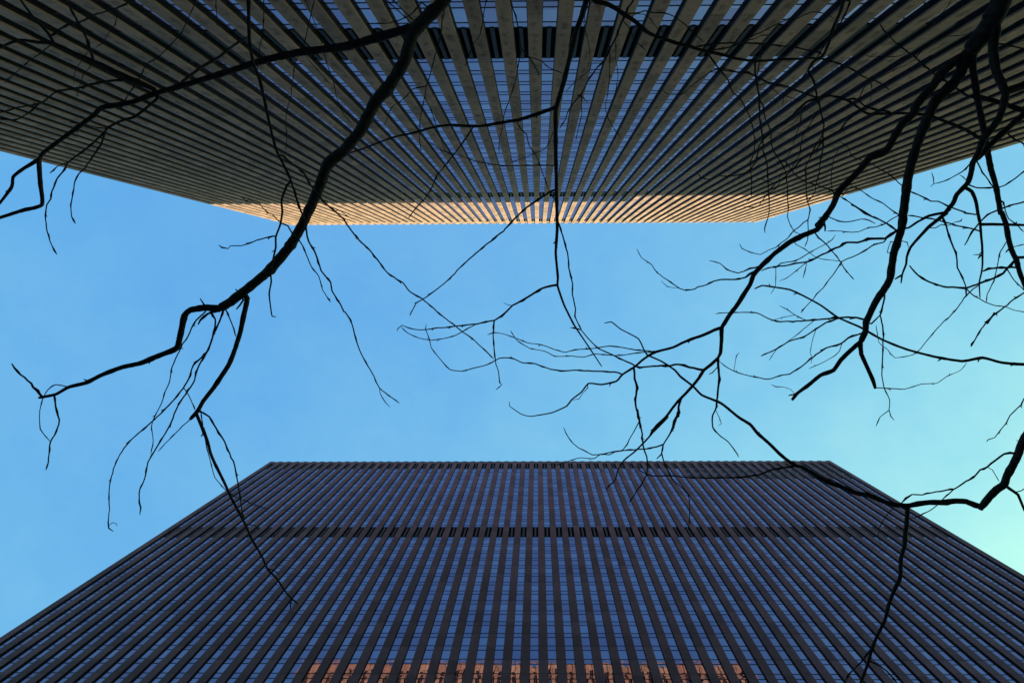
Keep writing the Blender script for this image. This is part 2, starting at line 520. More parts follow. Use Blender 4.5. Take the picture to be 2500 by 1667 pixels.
# far tower (bottom of the picture)
cells_b = []
for k in range(-14, 24):
    z = 24.81 + k
    if z > 38.5: break
    cells_b.append((Z(z - 0.34), Z(z), 'short'))
    cells_b.append((Z(z), Z(z + 0.66), 'tall'))
cells_b = [c for c in cells_b if c[1] < Z(38.5)] + [(Z(38.47), Z(38.87), 'short')]
cells_b += fill_cells(Z(40.53), Z(53.93), [(0.36, 'short'), (0.64, 'tall')], FL * 13.4 / 13.36)
bands_b = [(Z(38.87), Z(40.53)), (Z(53.93), Z(55.35))]
piers_b = [(-19.34 + 0.6087 * k) * FL for k in range(67)]
B_TOP = Z(56.0)
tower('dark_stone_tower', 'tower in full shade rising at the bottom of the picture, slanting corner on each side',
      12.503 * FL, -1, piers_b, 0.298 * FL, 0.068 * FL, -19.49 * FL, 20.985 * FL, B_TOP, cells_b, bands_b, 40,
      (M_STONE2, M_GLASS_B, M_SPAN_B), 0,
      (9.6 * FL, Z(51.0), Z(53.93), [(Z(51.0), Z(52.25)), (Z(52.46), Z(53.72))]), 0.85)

# added tower, never in view: stands behind the shaded tower, keeps the low sun off the right half of the near facade
def sun_block_tower():
    yb = 100.0
    x0, x1, dep = 124.0, 190.0, 34.0
    shade_line = 43.0 * FL                                            # height on the near facade where its shadow ends
    top = CAM_Z + shade_line + (yb + 4.9176 * FL) * math.tan(SUN_EL) / math.cos(SUN_AZ)
    root = new_obj('added_shade_tower', None, loc=((x0 + x1) / 2, yb, 0))
    tag(root, 'tower added to block the sun, out of sight behind the shaded tower at the bottom', 'skyscraper')
    hw = (x1 - x0) / 2
    m = MB(); m.box(-hw + 0.4, hw - 0.4, 0.4, dep - 0.4, 0, top - 1.0)
    new_obj('wall', m.mesh('wall'), root, M_STONE2)
    m = MB(); m.box(-hw + 0.6, hw - 0.6, 0.6, dep - 0.6, top - 1.0, top - 0.8)
    new_obj('roof', m.mesh('roof'), root, M_ROOF)
    n = int(2 * hw / ST_B)
    pm = MB(); pm.chamfer_block(-0.57, 0.57, 0.0, 0.9, 0.0, top, -1, 0.02)
    pme = pm.mesh('pier'); pme.materials.append(M_STONE2)
    gm_ = MB(); gm_.box(-0.58, 0.58, 0.30, 0.39, 6.0, top - 6.0)
    gme = gm_.mesh('window_strip'); gme.materials.append(M_GLASS_B)
    for i in range(n + 1):
        x = -hw + 0.6 + i * (2 * hw - 1.2) / n
        new_obj('pier', pme, root, None, (x, 0, 0))
        if i < n: new_obj('window_strip', gme, root, None, (x + (hw - 0.6) / n, 0, 0))
sun_block_tower()

# ------------------------------------------------------------------ bare trees
# Branch courses are written in zones of the picture: zone letter, then "x,y" points. Each course gets its
# own depth (it starts where its parent branch is and leans up or down from there) and a real thickness.
ZONES = {'A': (0, 0, 2.8), 'B': (830, 0, 2.8), 'C': (1660, 0, 2.8), 'D': (0, 550, 2.8), 'E': (830, 550, 2.8), 'G': (1660, 550, 2.8),
         'H': (0, 1107, 2.8), 'I': (830, 1107, 2.8), 'J': (1660, 1107, 2.8), 'a': (1400, 0, 5.6), 'b': (1660, 0, 5.6),
         'c': (2080, 0, 5.6), 'd': (1660, 200, 5.6), 'e': (2080, 270, 5.6), 'f': (2080, 520, 5.6), 'g': (1660, 520, 5.6),
         'h': (1540, 780, 5.6), 'i': (1300, 1000, 5.6), 'j': (2080, 1050, 5.6), 'k': (2060, 1387, 5.6), 'l': (0, 0, 3.2),
         'm': (1760, 350, 7.84), 'n': (2000, 100, 7.84), 'q': (560, 400, 7.84), 'P': (0, 0, 1.0)}

def course(text):
    out = []; z = None
    for tok in text.replace(';', ' ').split():
        if tok in ZONES: z = ZONES[tok]; continue
        x, y = tok.split(',')
        out.append((z[0] + float(x) / z[2], z[1] + float(y) / z[2]))
    return out

# (key, parent, width at start, width at end, lean, course)   widths in picture pixels, lean: metres of depth per 100 px
TREE_LEFT = [
 ('L0', None, 50, 24, .16, 'P 1250,-700 1215,-420 1150,-150 1088,-5 B 600,115 500,225 440,420 335,590 240,700 150,880 60,990 A 2352,1030 2240,1125 2190,1260 2130,1400 2065,1540 D 1990,130 1850,300 1720,410 1580,520 1500,568'),
 ('L0x', 'L0', 20, 7, .05, 'D 1500,570 1400,563 1300,580 1262,615 1235,740 1208,840 1100,885 960,942 840,968 700,1020 590,1075 470,1105 380,1155 265,1178'),
 ('L1', 'L0', 26, 7, .10, 'B 480,195 300,245 100,305 0,325 A 2050,360 1900,390 1750,430 1500,510 1200,600 1060,640 900,700 700,735 640,790 450,930 290,1050 265,1090 150,1160 90,1210 80,1280 -10,1400'),
 ('L1a', 'L1', 12, 8, .05, 'A 265,1090 275,1250 287,1400 150,1440 -20,1495'),
 ('L1b', 'L1', 15, 6, -.10, 'A 1060,640 1050,610 850,520 640,420 500,360 370,300 250,290 130,275 -20,335'),
 ('L1b1', 'L1b', 8, 5, -.3, 'A 370,300 330,230 220,110 140,0 110,-60'),
 ('L1b2', 'L1b', 7, 5, -.3, 'A 640,420 620,350 570,210 540,160 480,60 440,-40'),
 ('L1b3', 'L1b', 7, 3, -.2, 'A 880,545 700,560 550,600 390,625 330,670 270,710 130,735 -15,775'),
 ('L1b3a', 'L1b3', 4, 2.5, .1, 'A 270,710 200,770 110,820 -10,815'),
 ('L1b4', 'L1b1', 5, 4, -.2, 'l 400,280 450,240 540,190 650,165 760,110 880,80 1020,15 1080,-20'),
 ('L1b5', 'L1b', 3, 2, .3, 'l 420,330 330,410 250,460 180,520 100,590 40,650'),
 ('L1b6', 'L1b2', 2.5, 1.6, .3, 'l 690,400 620,500 580,580 575,660'),
 ('L1b7', 'L1b', 2.5, 1.6, -.3, 'l 740,470 700,530 650,590 620,690 600,760'),
 ('L1b8', 'L1b4', 2.5, 1.6, .2, 'l 920,70 900,190 850,260 800,340 750,370'),
 ('L1c', 'L1', 8, 6, .2, 'A 1240,565 1380,460 1500,390 1600,310 1690,255'),
 ('L1d', 'L1', 8, 4, .1, 'A 1080,670 1000,740 920,800 820,830 730,880 710,930 690,990 620,1090'),
 ('L1d1', 'L1d', 3, 2, .1, 'A 730,880 640,870 560,845 470,835'),
 ('L1d2', 'L1d', 5, 2.5, .1, 'A 720,900 640,975 560,1040 465,1110 440,1160 390,1225 355,1310 345,1360 320,1400 310,1470 320,1560 D 330,70 355,140 390,200'),
 ('L1d2a', 'L1d2', 3, 2, .1, 'A 465,1110 390,1140 340,1185'),
 ('L1d3', 'L1d', 4, 2.5, .1, 'A 690,990 640,1060 580,1150 540,1190 510,1240 500,1320 485,1400 490,1480 515,1530'),
 ('L1e', 'L1', 3.2, 2.4, -.2, 'A 830,740 870,660 910,600 960,530 1000,440 1090,385 1230,240 1280,140 1330,30 1350,-30'),
 ('L2', 'L0', 17, 3.5, .10, 'P 900,-330 660,-170 610,-60 A 1700,0 1700,120 1705,280 1730,430 1770,530 1800,650 1830,790 1860,920 1890,1030 1940,1130 1988,1235 1960,1270 1925,1370 1930,1450 1915,1540 D 1885,80 1885,150 1865,240 1850,340 1855,380 1840,470 1850,560 1860,622 1885,625'),
 ('L2a', 'L2', 5.5, 2.5, .12, 'A 1990,1240 2040,1400 2080,1505 D 2095,40 2110,110 2160,200 2195,310 2260,390 2270,450 2310,510 2352,590 E 30,590 75,650 105,770 145,880 220,1010 270,1110 330,1160 405,1215'),
 ('L2a1', 'L2a', 2, 1.5, .1, 'E 270,1110 275,1150 310,1210 342,1242'),
 ('L2b', 'L2', 5, 2.6, .15, 'A 1920,1060 2010,1130 2080,1190 2120,1260 2160,1310 2200,1370 2270,1430 2352,1500 B 30,1510 E 50,0 130,100 220,190 325,325 430,395 480,455 560,500 680,605 790,690 840,730 900,770 990,855 1050,912'),
 ('L2b1', 'L2b', 2.4, 1.5, .1, 'q 2060,885 2130,905 2250,1000 2300,1030'),
 ('L2c', 'L2', 4, 2, .1, 'D 1870,75 1780,95 1650,140 1575,140 1560,160 1520,150 1495,135'),
 ('L2d', 'L2', 3, 2, .1, 'q 945,1095 880,1035 820,970 740,940 650,860 575,765 480,755 400,690 320,715 235,620'),
 ('L2e', 'L2', 4, 2, .1, 'q 980,1130 1120,1190 1210,1340 1340,1470 D 2068,140 2090,190 2125,280 2180,350 2205,440 2260,525'),
 ('M1', 'L0', 15, 10, .06, 'D 1690,500 1670,600 1640,740 1595,880 1560,960 1500,1050 1460,1110 1390,1200 1350,1270 1300,1325'),
 ('M1a', 'M1', 9, 4, .1, 'D 1345,1295 1385,1390 1420,1480 H 1440,0 1470,70 1530,190 1580,300 1660,450 1720,580 1790,700 1830,790 1890,850 1950,940 2000,995 2035,1025'),
 ('M1a1', 'M1a', 3, 2, .1, 'H 1992,990 1983,1072'),
 ('M1a2', 'M1a', 3, 2, .1, 'H 1828,785 1870,795 1912,828'),
 ('M1b', 'M1', 5, 3, .2, 'D 1370,1270 1430,1310 1480,1390 1530,1470 H 1570,0 1605,80 1620,170 1640,290 1650,370 1670,450'),
 ('M1c', 'M1', 2.6, 1.6, .1, 'D 1375,1280 1388,1380 1410,1500 H 1450,100 1470,165 1535,242 1600,290 1660,315 1740,350 1800,372 1840,375'),
 ('M1d', 'M1', 3, 2, .1, 'D 1300,1325 1250,1370 1180,1440 1130,1490 1080,1545'),
 ('M1e', 'M1a', 2, 1.5, .1, 'H 1690,480 1740,490 1765,510 1775,530'),
 ('M2a', 'L0', 4.5, 3, .1, 'D 1530,580 1490,680 1455,760 1425,850 1360,960 1320,1080 1270,1150 1215,1235 1160,1370 1100,1470 1040,1568 H 1010,60 990,170 955,245 950,300 960,370 955,415'),
 ('M2b', 'L0x', 5, 2.4, .08, 'D 1440,590 1470,640 1470,700 1430,840 1380,900 1320,960 1290,1050 1250,1115 1190,1190 1100,1285 1030,1350 960,1410 880,1480 820,1568 H 785,80 750,210 745,300 748,380 740,470 745,510 775,532'),
 ('M2b1', 'M2b', 1.6, 1.2, .1, 'H 745,490 770,470 795,480 800,498'),
 ('M2c', 'L0x', 4, 2, .1, 'D 1400,590 1340,650 1310,700 1290,750 1250,810 1215,880 1175,970 1160,1070 1130,1130 1105,1215 1060,1300 1035,1370 1048,1470 1030,1560'),
 ('M2d', 'L0', 3.5, 2.5, .1, 'D 1545,580 1580,660 1612,760'),
 ('M2e', 'M2b', 2.5, 2, .1, 'D 1255,1110 1290,1160 1335,1265'),
 ('M2f', 'L0', 6, 5, -.2, 'D 1500,585 1420,602 1370,650 1355,680'),
 ('M2g', 'L0x', 4.5, 3.6, .3, 'D 1415,570 1385,530 1368,502'),
 ('M2h', 'L0', 4.5, 3.2, .3, 'D 1645,465 1625,455 1612,436'),
 ('M2i', 'L0', 6, 5, -.3, 'D 1665,510 1640,548 1618,575'),
 ('M3', 'L0x', 6, 4, .1, 'D 290,1172 190,1060 120,1000 80,945'),
 ('M3a', 'L0x', 3, 2, .1, 'D 450,1100 380,1088 330,1120 290,1190 270,1290 275,1390 320,1450 345,1478'),
 ('M3b', 'L0x', 4.5, 3, .1, 'D 370,1160 380,1240 405,1330 385,1410 345,1478 335,1560 H 330,60 315,110'),
 # second limb, straight down from the middle of the top edge
 ('B0', 'L0', 26, 3, .17, 'P 1340,-400 1440,-140 1436,-20 B 1650,120 1610,230 1570,400 1530,560 1490,700 1475,760 1475,1000 1480,1300 1485,1560 E 1475,190 1490,360 1487,412 1530,540 1600,680 1680,800 1740,890 1790,965'),
 ('B1', 'B0', 6, 2, .1, 'E 1487,408 1410,420 1330,460 1270,500 1180,550 1110,615 1055,648 990,660 930,675 780,690 640,705 545,715 475,705 425,683 395,705 390,725'),
 ('B1a', 'B1', 3, 2, .1, 'E 930,675 840,725 770,760 700,775 620,785 540,770 460,735 420,695'),
 ('B1b', 'B1', 4, 2, .1, 'E 1055,648 1048,750 1055,860 1065,950 1085,1000 1090,1070 1105,1090 1065,1125'),
 ('B1c', 'B1', 2.2, 1.5, .1, 'E 1180,550 1145,543 1118,528'),
 ('B2', 'B0', 10, 3.5, .1, 'B 1475,735 1350,780 1220,820 1100,840 940,865 750,855 620,875 500,910 380,935 280,970 150,1020 50,1050'),
 ('B2a', 'B2', 4, 2.5, .1, 'B 910,870 830,990 770,1070 670,1190 620,1300 570,1370 520,1420 470,1490'),
 ('B2b', 'B2', 3, 2, .1, 'B 1215,840 1240,890 1275,920 1290,990 1350,1080 1380,1170 1405,1240 1430,1310 1470,1370'),
 ('B3', 'B0', 5.5, 2.5, .1, 'B 1465,1300 1400,1335 1300,1400 1190,1500 1125,1568 E 1120,40 1035,105 930,190 820,290 750,365 670,430 590,490 555,510 520,530 500,570 485,600 478,618'),
 ('B4', 'B0', 4, 3, .2, 'E 1487,-30 1510,30 1560,210 1565,290 1590,400 1588,470 1610,570 1605,620 1650,712'),
 ('B5', 'B0', 3, 1.5, .2, 'B 1470,1130 1330,1130 1150,1135 1050,1125 940,1105 830,1070 700,1030 600,965'),
 ('B6', 'B0', 2.2, 1.4, .2, 'B 1460,900 1440,950 1400,1020 1280,1070 1170,1110'),
 ('B7', 'L0', 4, 2, .2, 'P 1110,-70 B 735,0 700,120 690,250 650,380 620,500 590,590 580,660 550,800 545,960 555,1030'),
 ('B7a', 'B7', 2.5, 1.8, .2, 'B 580,660 640,800 680,930 720,1030 770,1070'),
 ('B7b', 'B7', 3, 1.5, .2, 'B 590,590 500,610 430,680 350,740 305,860'),
 ('B8', 'B0', 5, 2.5, .2, 'P 1240,-80 B 1165,0 1200,110 1220,200 1240,330 1290,390 1330,450 1365,520'),
 ('B8a', 'B8', 2.5, 1.8, .2, 'B 1290,390 1370,415 1430,465 1520,500'),
 ('B8b', 'B8', 3, 2, .2, 'B 1240,340 1220,430 1205,530 1170,650 1120,790 1110,880 1090,960 1088,1040'),
 ('B9', 'L0', 2.6, 2, .2, 'P 1195,-60 B 1000,0 980,110 960,230 910,310 870,410 855,460'),
 ('B10', 'L0', 4, 2, .1, 'B 560,20 500,90 430,130 340,160 230,162'),
 ('B11', 'L2', 3, 2, .2, 'P 540,-50 A 1475,20 1483,100 1485,180'),
 ('B12', 'L2', 3, 2, .3, 'P 648,-50 A 1805,0 1800,200 1775,330 1760,480'),
 ('B13', 'L0', 3, 2, .3, 'P 800,-120 775,-20 A 2145,20 2110,170 2080,300 2020,430 1990,640 1955,800 1960,930 1955,1025'),
 ('B14', 'L0', 3, 2, .3, 'P 790,-150 735,-20 A 2085,0 2140,130 2180,230 2230,420 2280,560 2300,660 2330,740 B 30,790 80,845'),
 ('B15', 'L1', 2.2, 1.5, .3, 'A 2090,380 2160,470 2260,580'),
 # third limb, slanting right from the middle of the top edge
 ('C0', 'B0', 13, 3, .12, 'P 1440,-30 a 300,20 440,50 560,110 680,190 760,240 860,310 980,420 1080,480 1250,540 1400,590 1600,640 1750,690 1900,720 2070,760 2200,800 b 900,825 1030,840 1200,830 1400,815 1600,810 1750,800 1900,800 2060,840 2200,880 2352,950 c 150,1050 220,1080 330,1110 430,1170 510,1230'),
 ('C0a', 'C0', 7, 5, .2, 'a 720,200 740,120 800,40 850,-40'),
 ('C0b', 'C0', 3.5, 2.4, .2, 'a 760,185 860,190 980,155 1100,180 1220,175 1300,200 1380,230 1540,350 1640,450 1780,580'),
 ('C0c', 'C0', 2.2, 1.5, .2, 'a 800,230 850,195 970,200 1050,260 1140,385 1220,430 1310,530'),
 ('C0d', 'C0', 5.5, 2.5, .2, 'a 690,240 650,330 600,480 510,650 430,830 330,920 200,1100 110,1290 0,1410 B 1560,760 1540,820 1500,880'),
 ('C0d1', 'C0d', 2.5, 1.5, .2, 'a 110,1290 112,1500 B 1655,780 1630,880 1612,965'),
 ('C0d2', 'C0d', 3, 2, .2, 'a 60,1300 140,1350 190,1400'),
 ('C0e', 'C0', 2.4, 1.5, .2, 'a 680,290 740,350 790,450 830,540 920,630 1000,690'),
 ('C0f', 'C0', 2.5, 1.5, .2, 'a 600,420 580,560 580,700 575,800 600,930 610,1060 590,1180 570,1270 545,1390'),
 ('C0g', 'C0d', 2.5, 1.5, .2, 'a 490,620 500,760 495,900 490,1100 470,1280 435,1450 455,1568 B 1860,860 1920,945'),
 ('C0h', 'C0', 2.2, 1.5, .2, 'a 260,15 170,150 145,330 180,480 220,680 225,820 190,930'),
 ('C0i', 'C0d', 2.6, 1.6, .3, 'a 400,870 245,870 220,960 100,1060 20,1120 B 1545,625'),
 ('C1', 'C0', 5, 3, .15, 'b 240,640 440,610 620,590 760,595 1000,590 1200,615 1400,635 1550,640 1700,680 1900,720 1960,760'),
 ('C2', 'C0', 4, 2, .2, 'b 450,690 640,660 760,620 850,570 1000,490 1100,450 1250,370 1440,280 1530,240 1620,250 1720,200 1850,165 2000,200 2120,265'),
 ('C2a', 'C2', 3, 2, .2, 'b 900,560 1030,530 1110,490 1240,480'),
 ('C3', 'C0', 4, 2, .15, 'b 390,740 500,900 550,960 660,1100 720,1270 800,1320 850,1390 d 900,370 960,480 1000,650 1025,850 995,1030 960,1100 965,1200 980,1350 975,1568'),
 ('C3a', 'C3', 2.4, 1.6, .2, 'b 550,950 440,970 330,1050 150,1180 60,1280 0,1300 a 1300,1290 1200,1220'),
 ('C3b', 'C3', 3, 1.8, .15, 'b 560,930 700,960 780,990 940,990 1010,1040 1190,1130 1330,1280 d 1490,210 1680,270'),
 ('C4', 'C0', 5.5, 2, .1, 'b 1028,850 1040,1100 1080,1300 d 1090,250 1090,500 1130,750 1140,950 1190,1100 1200,1350 m 910,900 925,1100 925,1290 900,1420 860,1560 g 1190,100 1155,220 1165,275'),
 ('C4a', 'C4', 3.6, 2, .15, 'd 1095,260 1140,330 1160,480 1240,670 1250,850 1300,980 1380,1100 1450,1250 1470,1500 m 1275,1050 1290,1290 1270,1400 1330,1568 g 1510,170 1570,260 1650,295'),
 ('C4b', 'C1', 3, 2, .2, 'd 1040,30 1180,20 1280,40 1450,90 1650,140 1780,190 1860,230'),
]
TREE_RIGHT = [
 ('K0', None, 74, 46, .12, 'P 2640,-560 2560,-300 2480,-80 c 2050,0 1950,220 1800,450 1700,590 1590,720'),
 ('K1', 'K0', 26, 9, .10, 'c 1590,720 1480,800 1350,880 1230,1000 1100,1180 980,1320 870,1450 e 840,40 700,170 600,320 520,470 470,560 380,600 250,640 150,760 60,860 m 2250,930 2150,1180 1990,1420 1850,1560 g 1960,120 1870,230 1700,300 1500,400 1300,550 1160,680 1050,790 1000,860 960,980 880,1100 780,1260 680,1390 600,1520 h 1310,0 1245,110 1240,300 1225,460 1190,530'),
 ('K1m', 'K1', 9, 3, .06, 'h 1190,530 1090,620 1000,690 930,800 850,900 760,1000 690,1070 600,1170 480,1330 350,1450 270,1568 i 1850,100 1700,220 1620,340 1520,450 1400,570 1250,690 1170,820 1130,960 1060,1030 1000,1090'),
 ('K1a', 'K1', 8.5, 2, .08, 'h 1240,110 1150,140 1000,210 850,260 700,320 580,380 350,440 250,490 150,560 60,640 E 1930,1020 1890,1065 1790,1088 1700,1080 1650,1140 1585,1190 1550,1235 1450,1280 1350,1298 1300,1305 1240,1290 1160,1235 1157,1205'),
 ('K1a1', 'K1a', 3.5, 2, .1, 'E 2150,862 2020,850 1890,828 1840,825 1720,843 1610,850 1540,868 1490,855 1370,815 1280,803 1200,770 1110,740 1050,733 1008,748'),
 ('K1a2', 'K1a', 3, 2, -.1, 'E 2150,866 2040,870 1970,882 1880,890 1750,878 1670,900 1580,893 1470,895 1400,860 1290,838 1210,785 1165,720'),
 ('K1a3', 'K1a', 4, 2, .1, 'E 1930,1020 1900,1005 1700,995 1620,988 1540,995 1440,983 1330,945 1245,938 1175,907 1090,910 1000,955 905,978 830,997 750,985 685,915 625,835 610,775 585,710 590,675'),
 ('K1a4', 'K1a', 6, 3, .1, 'h 40,660 60,800 85,930 65,1140 90,1260 120,1390 i 1430,0 1460,150 1500,330 1515,500 1560,640 1575,780 1560,880 1500,1000 1410,1130 1325,1265'),
 ('K1a5', 'K1a4', 3, 2, .1, 'i 1458,160 1390,290 1330,390 1300,470 1235,545 1130,580 1050,615 960,610'),
 ('K1a6', 'K1a', 2, 1.4, .1, 'E 1690,1080 1695,1110 1660,1145 1635,1185 1590,1195'),
 ('K1a7', 'K1m', 6, 2.4, .1, 'h 985,687 800,650 660,615 480,632 310,637 120,655 0,600 E 1860,885 1760,835 1690,765 1650,715 1610,705 1575,698'),
 ('K1b', 'K1', 7, 2, .1, 'h 1195,540 1190,620 1215,820 1195,950 1170,1130 1155,1230 1120,1310 1120,1470 1190,1560 G 330,1480 370,1530 395,1568 J 400,25'),
 ('K1b1', 'K1b', 1.8, 1.3, .1, 'h 1160,1235 1220,1360 1240,1420 1195,1450'),
 ('K1b2', 'K1b', 2.5, 2, .1, 'h 1180,655 1110,725 1065,748'),
 ('K1c', 'K1', 5, 1.6, .1, 'g 1000,800 900,880 800,900 700,915 560,910 470,930 360,985 250,1010 200,1040 100,1053 0,1035 E 2170,325 2130,270 2060,220 2030,162'),
 ('K1c1', 'K1c', 1.6, 1.3, .1, 'E 2320,430 2240,420 2195,380'),
 ('K1d', 'K1', 4.2, 2, .1, 'g 1070,735 960,760 870,800 790,820 640,770 550,690 480,665 400,650'),
 ('K1e', 'K1m', 6, 2, .1, 'h 690,1080 650,1200 655,1270 590,1380 575,1490 i 2000,0 1995,80 1930,170 1910,270 1850,380 1785,480 1770,590 1780,660 1810,750 1870,860 1910,950 1990,1020 2070,1090 2130,1160 2150,1300 2145,1568'),
 ('K1e1', 'K1e', 4, 2, .1, 'i 1785,475 1700,500 1550,535 1390,545 1210,560 1080,575 980,605 900,615 820,615 720,560 630,520 560,465 495,380 455,320 425,240'),
 ('K1e2', 'K1e', 4, 3.5, .1, 'i 1770,600 1700,670'),
 ('K1e3', 'K1e1', 2.5, 1.5, .1, 'i 920,613 850,665 790,670 660,655 550,680 450,720 310,765 310,830'),
 ('K2', 'K0', 32, 16, .10, 'c 1580,740 1520,900 1470,1020 1380,1150 1250,1270 1130,1400 1060,1560 e 1020,150 950,300 880,500 820,700 770,900 740,1100 710,1350 f 700,0 680,200 620,400 570,560 540,760 520,900 450,1030 330,1200 250,1370 190,1500 G 1270,720 1235,800'),
 ('K2a', 'K2', 12, 9, .08, 'G 1235,795 1150,870 1100,920 1050,990 960,1025 880,1090 800,1150 765,1195'),
 ('K2a1', 'K2a', 1.8, 1.4, .1, 'h 2240,1010 2180,950 2080,920 1980,918 1920,885'),
 ('K2a2', 'K2a', 4, 3.5, .1, 'h 2250,1020 2200,1025 2155,1037'),
 ('K2b', 'K2', 12, 9, .08, 'G 1233,800 1240,880 1285,980 1320,1060 1335,1115'),
 ('K2b1', 'K2b', 3, 1.5, .1, 'G 1340,1108 1430,1115 1540,1118 1650,1085 1755,1080 1820,1035 1920,990 1960,940'),
 ('K2c', 'K2', 5.5, 2, .1, 'G 1255,642 1150,628 1080,633 940,645 800,655 660,657 600,635 520,598 380,595 270,600 245,606'),
 ('K2c1', 'K2c', 2.6, 1.5, .1, 'G 860,648 790,615 740,580 680,548'),
 ('K2c2', 'K2c1', 1.8, 1.4, .1, 'G 785,613 700,630 620,655'),
 ('K2d', 'K2c', 4, 3, .1, 'G 1090,635 1000,665 930,710 840,765 750,790 660,845 555,893'),
 ('K2d1', 'K2c', 2.2, 1.5, .1, 'G 920,648 850,705 770,770 660,850 610,922'),
 ('K2d2', 'K2d', 1.8, 1.3, .1, 'G 930,708 905,790 890,870 905,910 895,945'),
 ('K2n', 'K2', 4.6, 2, .1, 'G 1240,738 1150,770 1095,812 1000,838 890,915 830,965 h 2170,745 2080,755 1880,815 1700,785 1520,745 1380,690 1280,630 1215,575'),
 ('K2n1', 'K2n', 1.6, 1.3, .1, 'h 1410,695 1425,600 1445,500 1480,452'),
 ('K2n2', 'K2n', 2.2, 1.4, .1, 'G 1110,800 1090,860 1060,890 960,945 880,980'),
 ('K2f', 'K2', 4.5, 2, .1, 'f 450,1120 420,1280 385,1400 410,1500 G 1390,720 1385,900 1380,1020 1395,1110 1435,1195 1430,1260 1440,1305 1465,1332'),
 ('K2f1', 'K2f', 2.2, 1.5, .1, 'G 1430,1262 1370,1310 1340,1375'),
 ('K2f2', 'K2', 4.5, 4, .1, 'f 265,1510 330,1450 387,1395'),
 ('K2g', 'K2', 7, 3, .08, 'f 615,245 530,300 460,350 330,350 220,360 80,410 g 2352,400 2290,400 2180,460 2060,510 1890,600 1740,670 1570,690 1490,715 1300,735 1200,755 1110,790'),
 ('K2g1', 'K2g', 3.6, 2, .1, 'f 470,355 430,400 310,430 180,510 60,580 g 2352,605 2220,660 2100,840 2030,920 1960,1020 1870,1110 1820,1180 1720,1280 1655,1365'),
 ('K2g2', 'K2g', 3.5, 1.6, .1, 'g 1330,725 1380,690 1570,655 1680,600 1790,530 1980,430 2080,365 2125,300'),
 ('K2g3', 'K2g', 2.5, 1.5, .1, 'g 1720,680 1600,780 1450,895 1360,928'),
 ('K2g4', 'K2g', 2, 1.5, .1, 'g 1730,680 1710,800 1680,895'),
 ('K2g5', 'K2g', 2, 1.3, .1, 'g 1312,740 1305,1000 1240,1105'),
 ('K2h', 'K2', 4.2, 2.6, .1, 'f 605,243 540,190 470,140 330,70 170,10 e 100,1350 0,1290 C 1330,1490 1200,1410 1105,1350'),
 ('K2i', 'K2', 3.2, 2, .1, 'f 640,35 530,90 470,140 320,190 230,195 90,260 0,265 g 2150,245 2010,248'),
 ('K2j', 'K2', 3.2, 2, .1, 'e 650,1435 540,1360 430,1270 300,1210 130,1100 0,1030 m 2300,1030 2200,960'),
 ('K2k', 'K2', 3.2, 1.5, .1, 'e 680,1025 540,890 400,810 300,750 160,690 0,630 C 1150,1010 1090,965'),
 ('K2w', 'K2', 2.0, 1.8, -.4, 'f 530,545 480,540 530,388 610,405 690,385 755,400 772,470'),
 ('K1n', 'K1', 4, 1.6, .15, 'm 2170,960 2130,910 2000,860 1830,800 1620,740 1430,610 1340,510 1280,400 1230,345 1140,330 1050,360'),
 ('K1p', 'K1n', 2.2, 1.5, .2, 'm 2130,900 2110,700 2130,430 2180,230 2300,60'),
 ('K1q', 'K1', 3.6, 2.2, .1, 'g 1850,280 1900,340 2000,430 2170,630 2240,750 2352,880 G 1190,372'),
 ('K1r', 'K1', 2.2, 1.6, .1, 'g 1590,430 1710,495 1830,590 1930,630 2220,660'),
 ('K1s', 'K1', 5.5, 5, .1, 'g 1965,120 1985,190 1983,255'),
 ('K1t', 'K1', 3, 2.4, .1, 'g 2050,65 2170,110 2260,122 2352,115 f 125,85 240,100 320,145'),
 ('K3', 'K0', 20, 11, .12, 'c 1690,640 1650,800 1655,950 1685,1150 1715,1350 e 1745,0 1790,200 1830,400 1860,600 1900,800 1960,1000 2000,1200 2030,1400 f 2050,0 2105,150 2140,350 2180,500 2250,650 2290,800 2352,960 P 2530,760'),
 ('K4', 'K0', 30, 4, .10, 'c 1980,200 1950,450 1930,700 1965,950 2050,1150 2100,1300 e 2040,30 2000,130 1900,260 1830,350 1780,430 1720,600 1650,720 1630,850 1590,980 1500,1080 1430,1150 1380,1270 1250,1430 f 1290,0 1150,110 1040,200 920,330 800,470 750,600 740,700 690,830 670,960'),
 ('K4b', 'K4', 10, 3, .08, 'e 1560,1060 1640,1110 1700,1260 1720,1400 1750,1530 f 1755,160 1765,300 1780,450 1785,700 1770,820 1740,950 1750,1160'),
 ('K4b1', 'K4b', 8, 6, .1, 'f 1755,158 1900,155 2100,160 2400,167'),
 ('K4b2', 'K4b', 4, 3, .1, 'e 1690,1425 1560,1400 1450,1360 1300,1300 1180,1245 1080,1240 960,1175 790,1105'),
 ('K4b3', 'K4b', 4, 3.5, -.1, 'f 1735,150 1640,260 1580,380 1540,440'),
 ('K4b4', 'K4b', 4, 4, .1, 'e 1750,1530 1850,1430 2000,1360 2150,1300 2400,1235'),
 ('K4b5', 'K4b', 4, 3, .1, 'f 1735,240 1600,205 1450,180 1290,130 1130,85 950,65 830,35 760,35'),
 ('K4b6', 'K4b', 5, 4, -.3, 'f 1765,565 1740,600 1728,622'),
 ('K4b7', 'K4b', 2.6, 1.8, .1, 'f 1750,570 1700,568 1655,573'),
 ('K4c', 'K4', 7.5, 5, .08, 'e 1240,1400 1050,1440 950,1490 f 1040,50 900,120 780,200 700,215'),
 ('K4d', 'K4', 5, 5, .1, 'f 690,845 640,865 590,905'),
 ('K4e', 'K4', 5, 3, .1, 'f 1240,70 1290,170 1330,320 1430,590 1440,750 1500,860 1550,1000 1560,1140'),
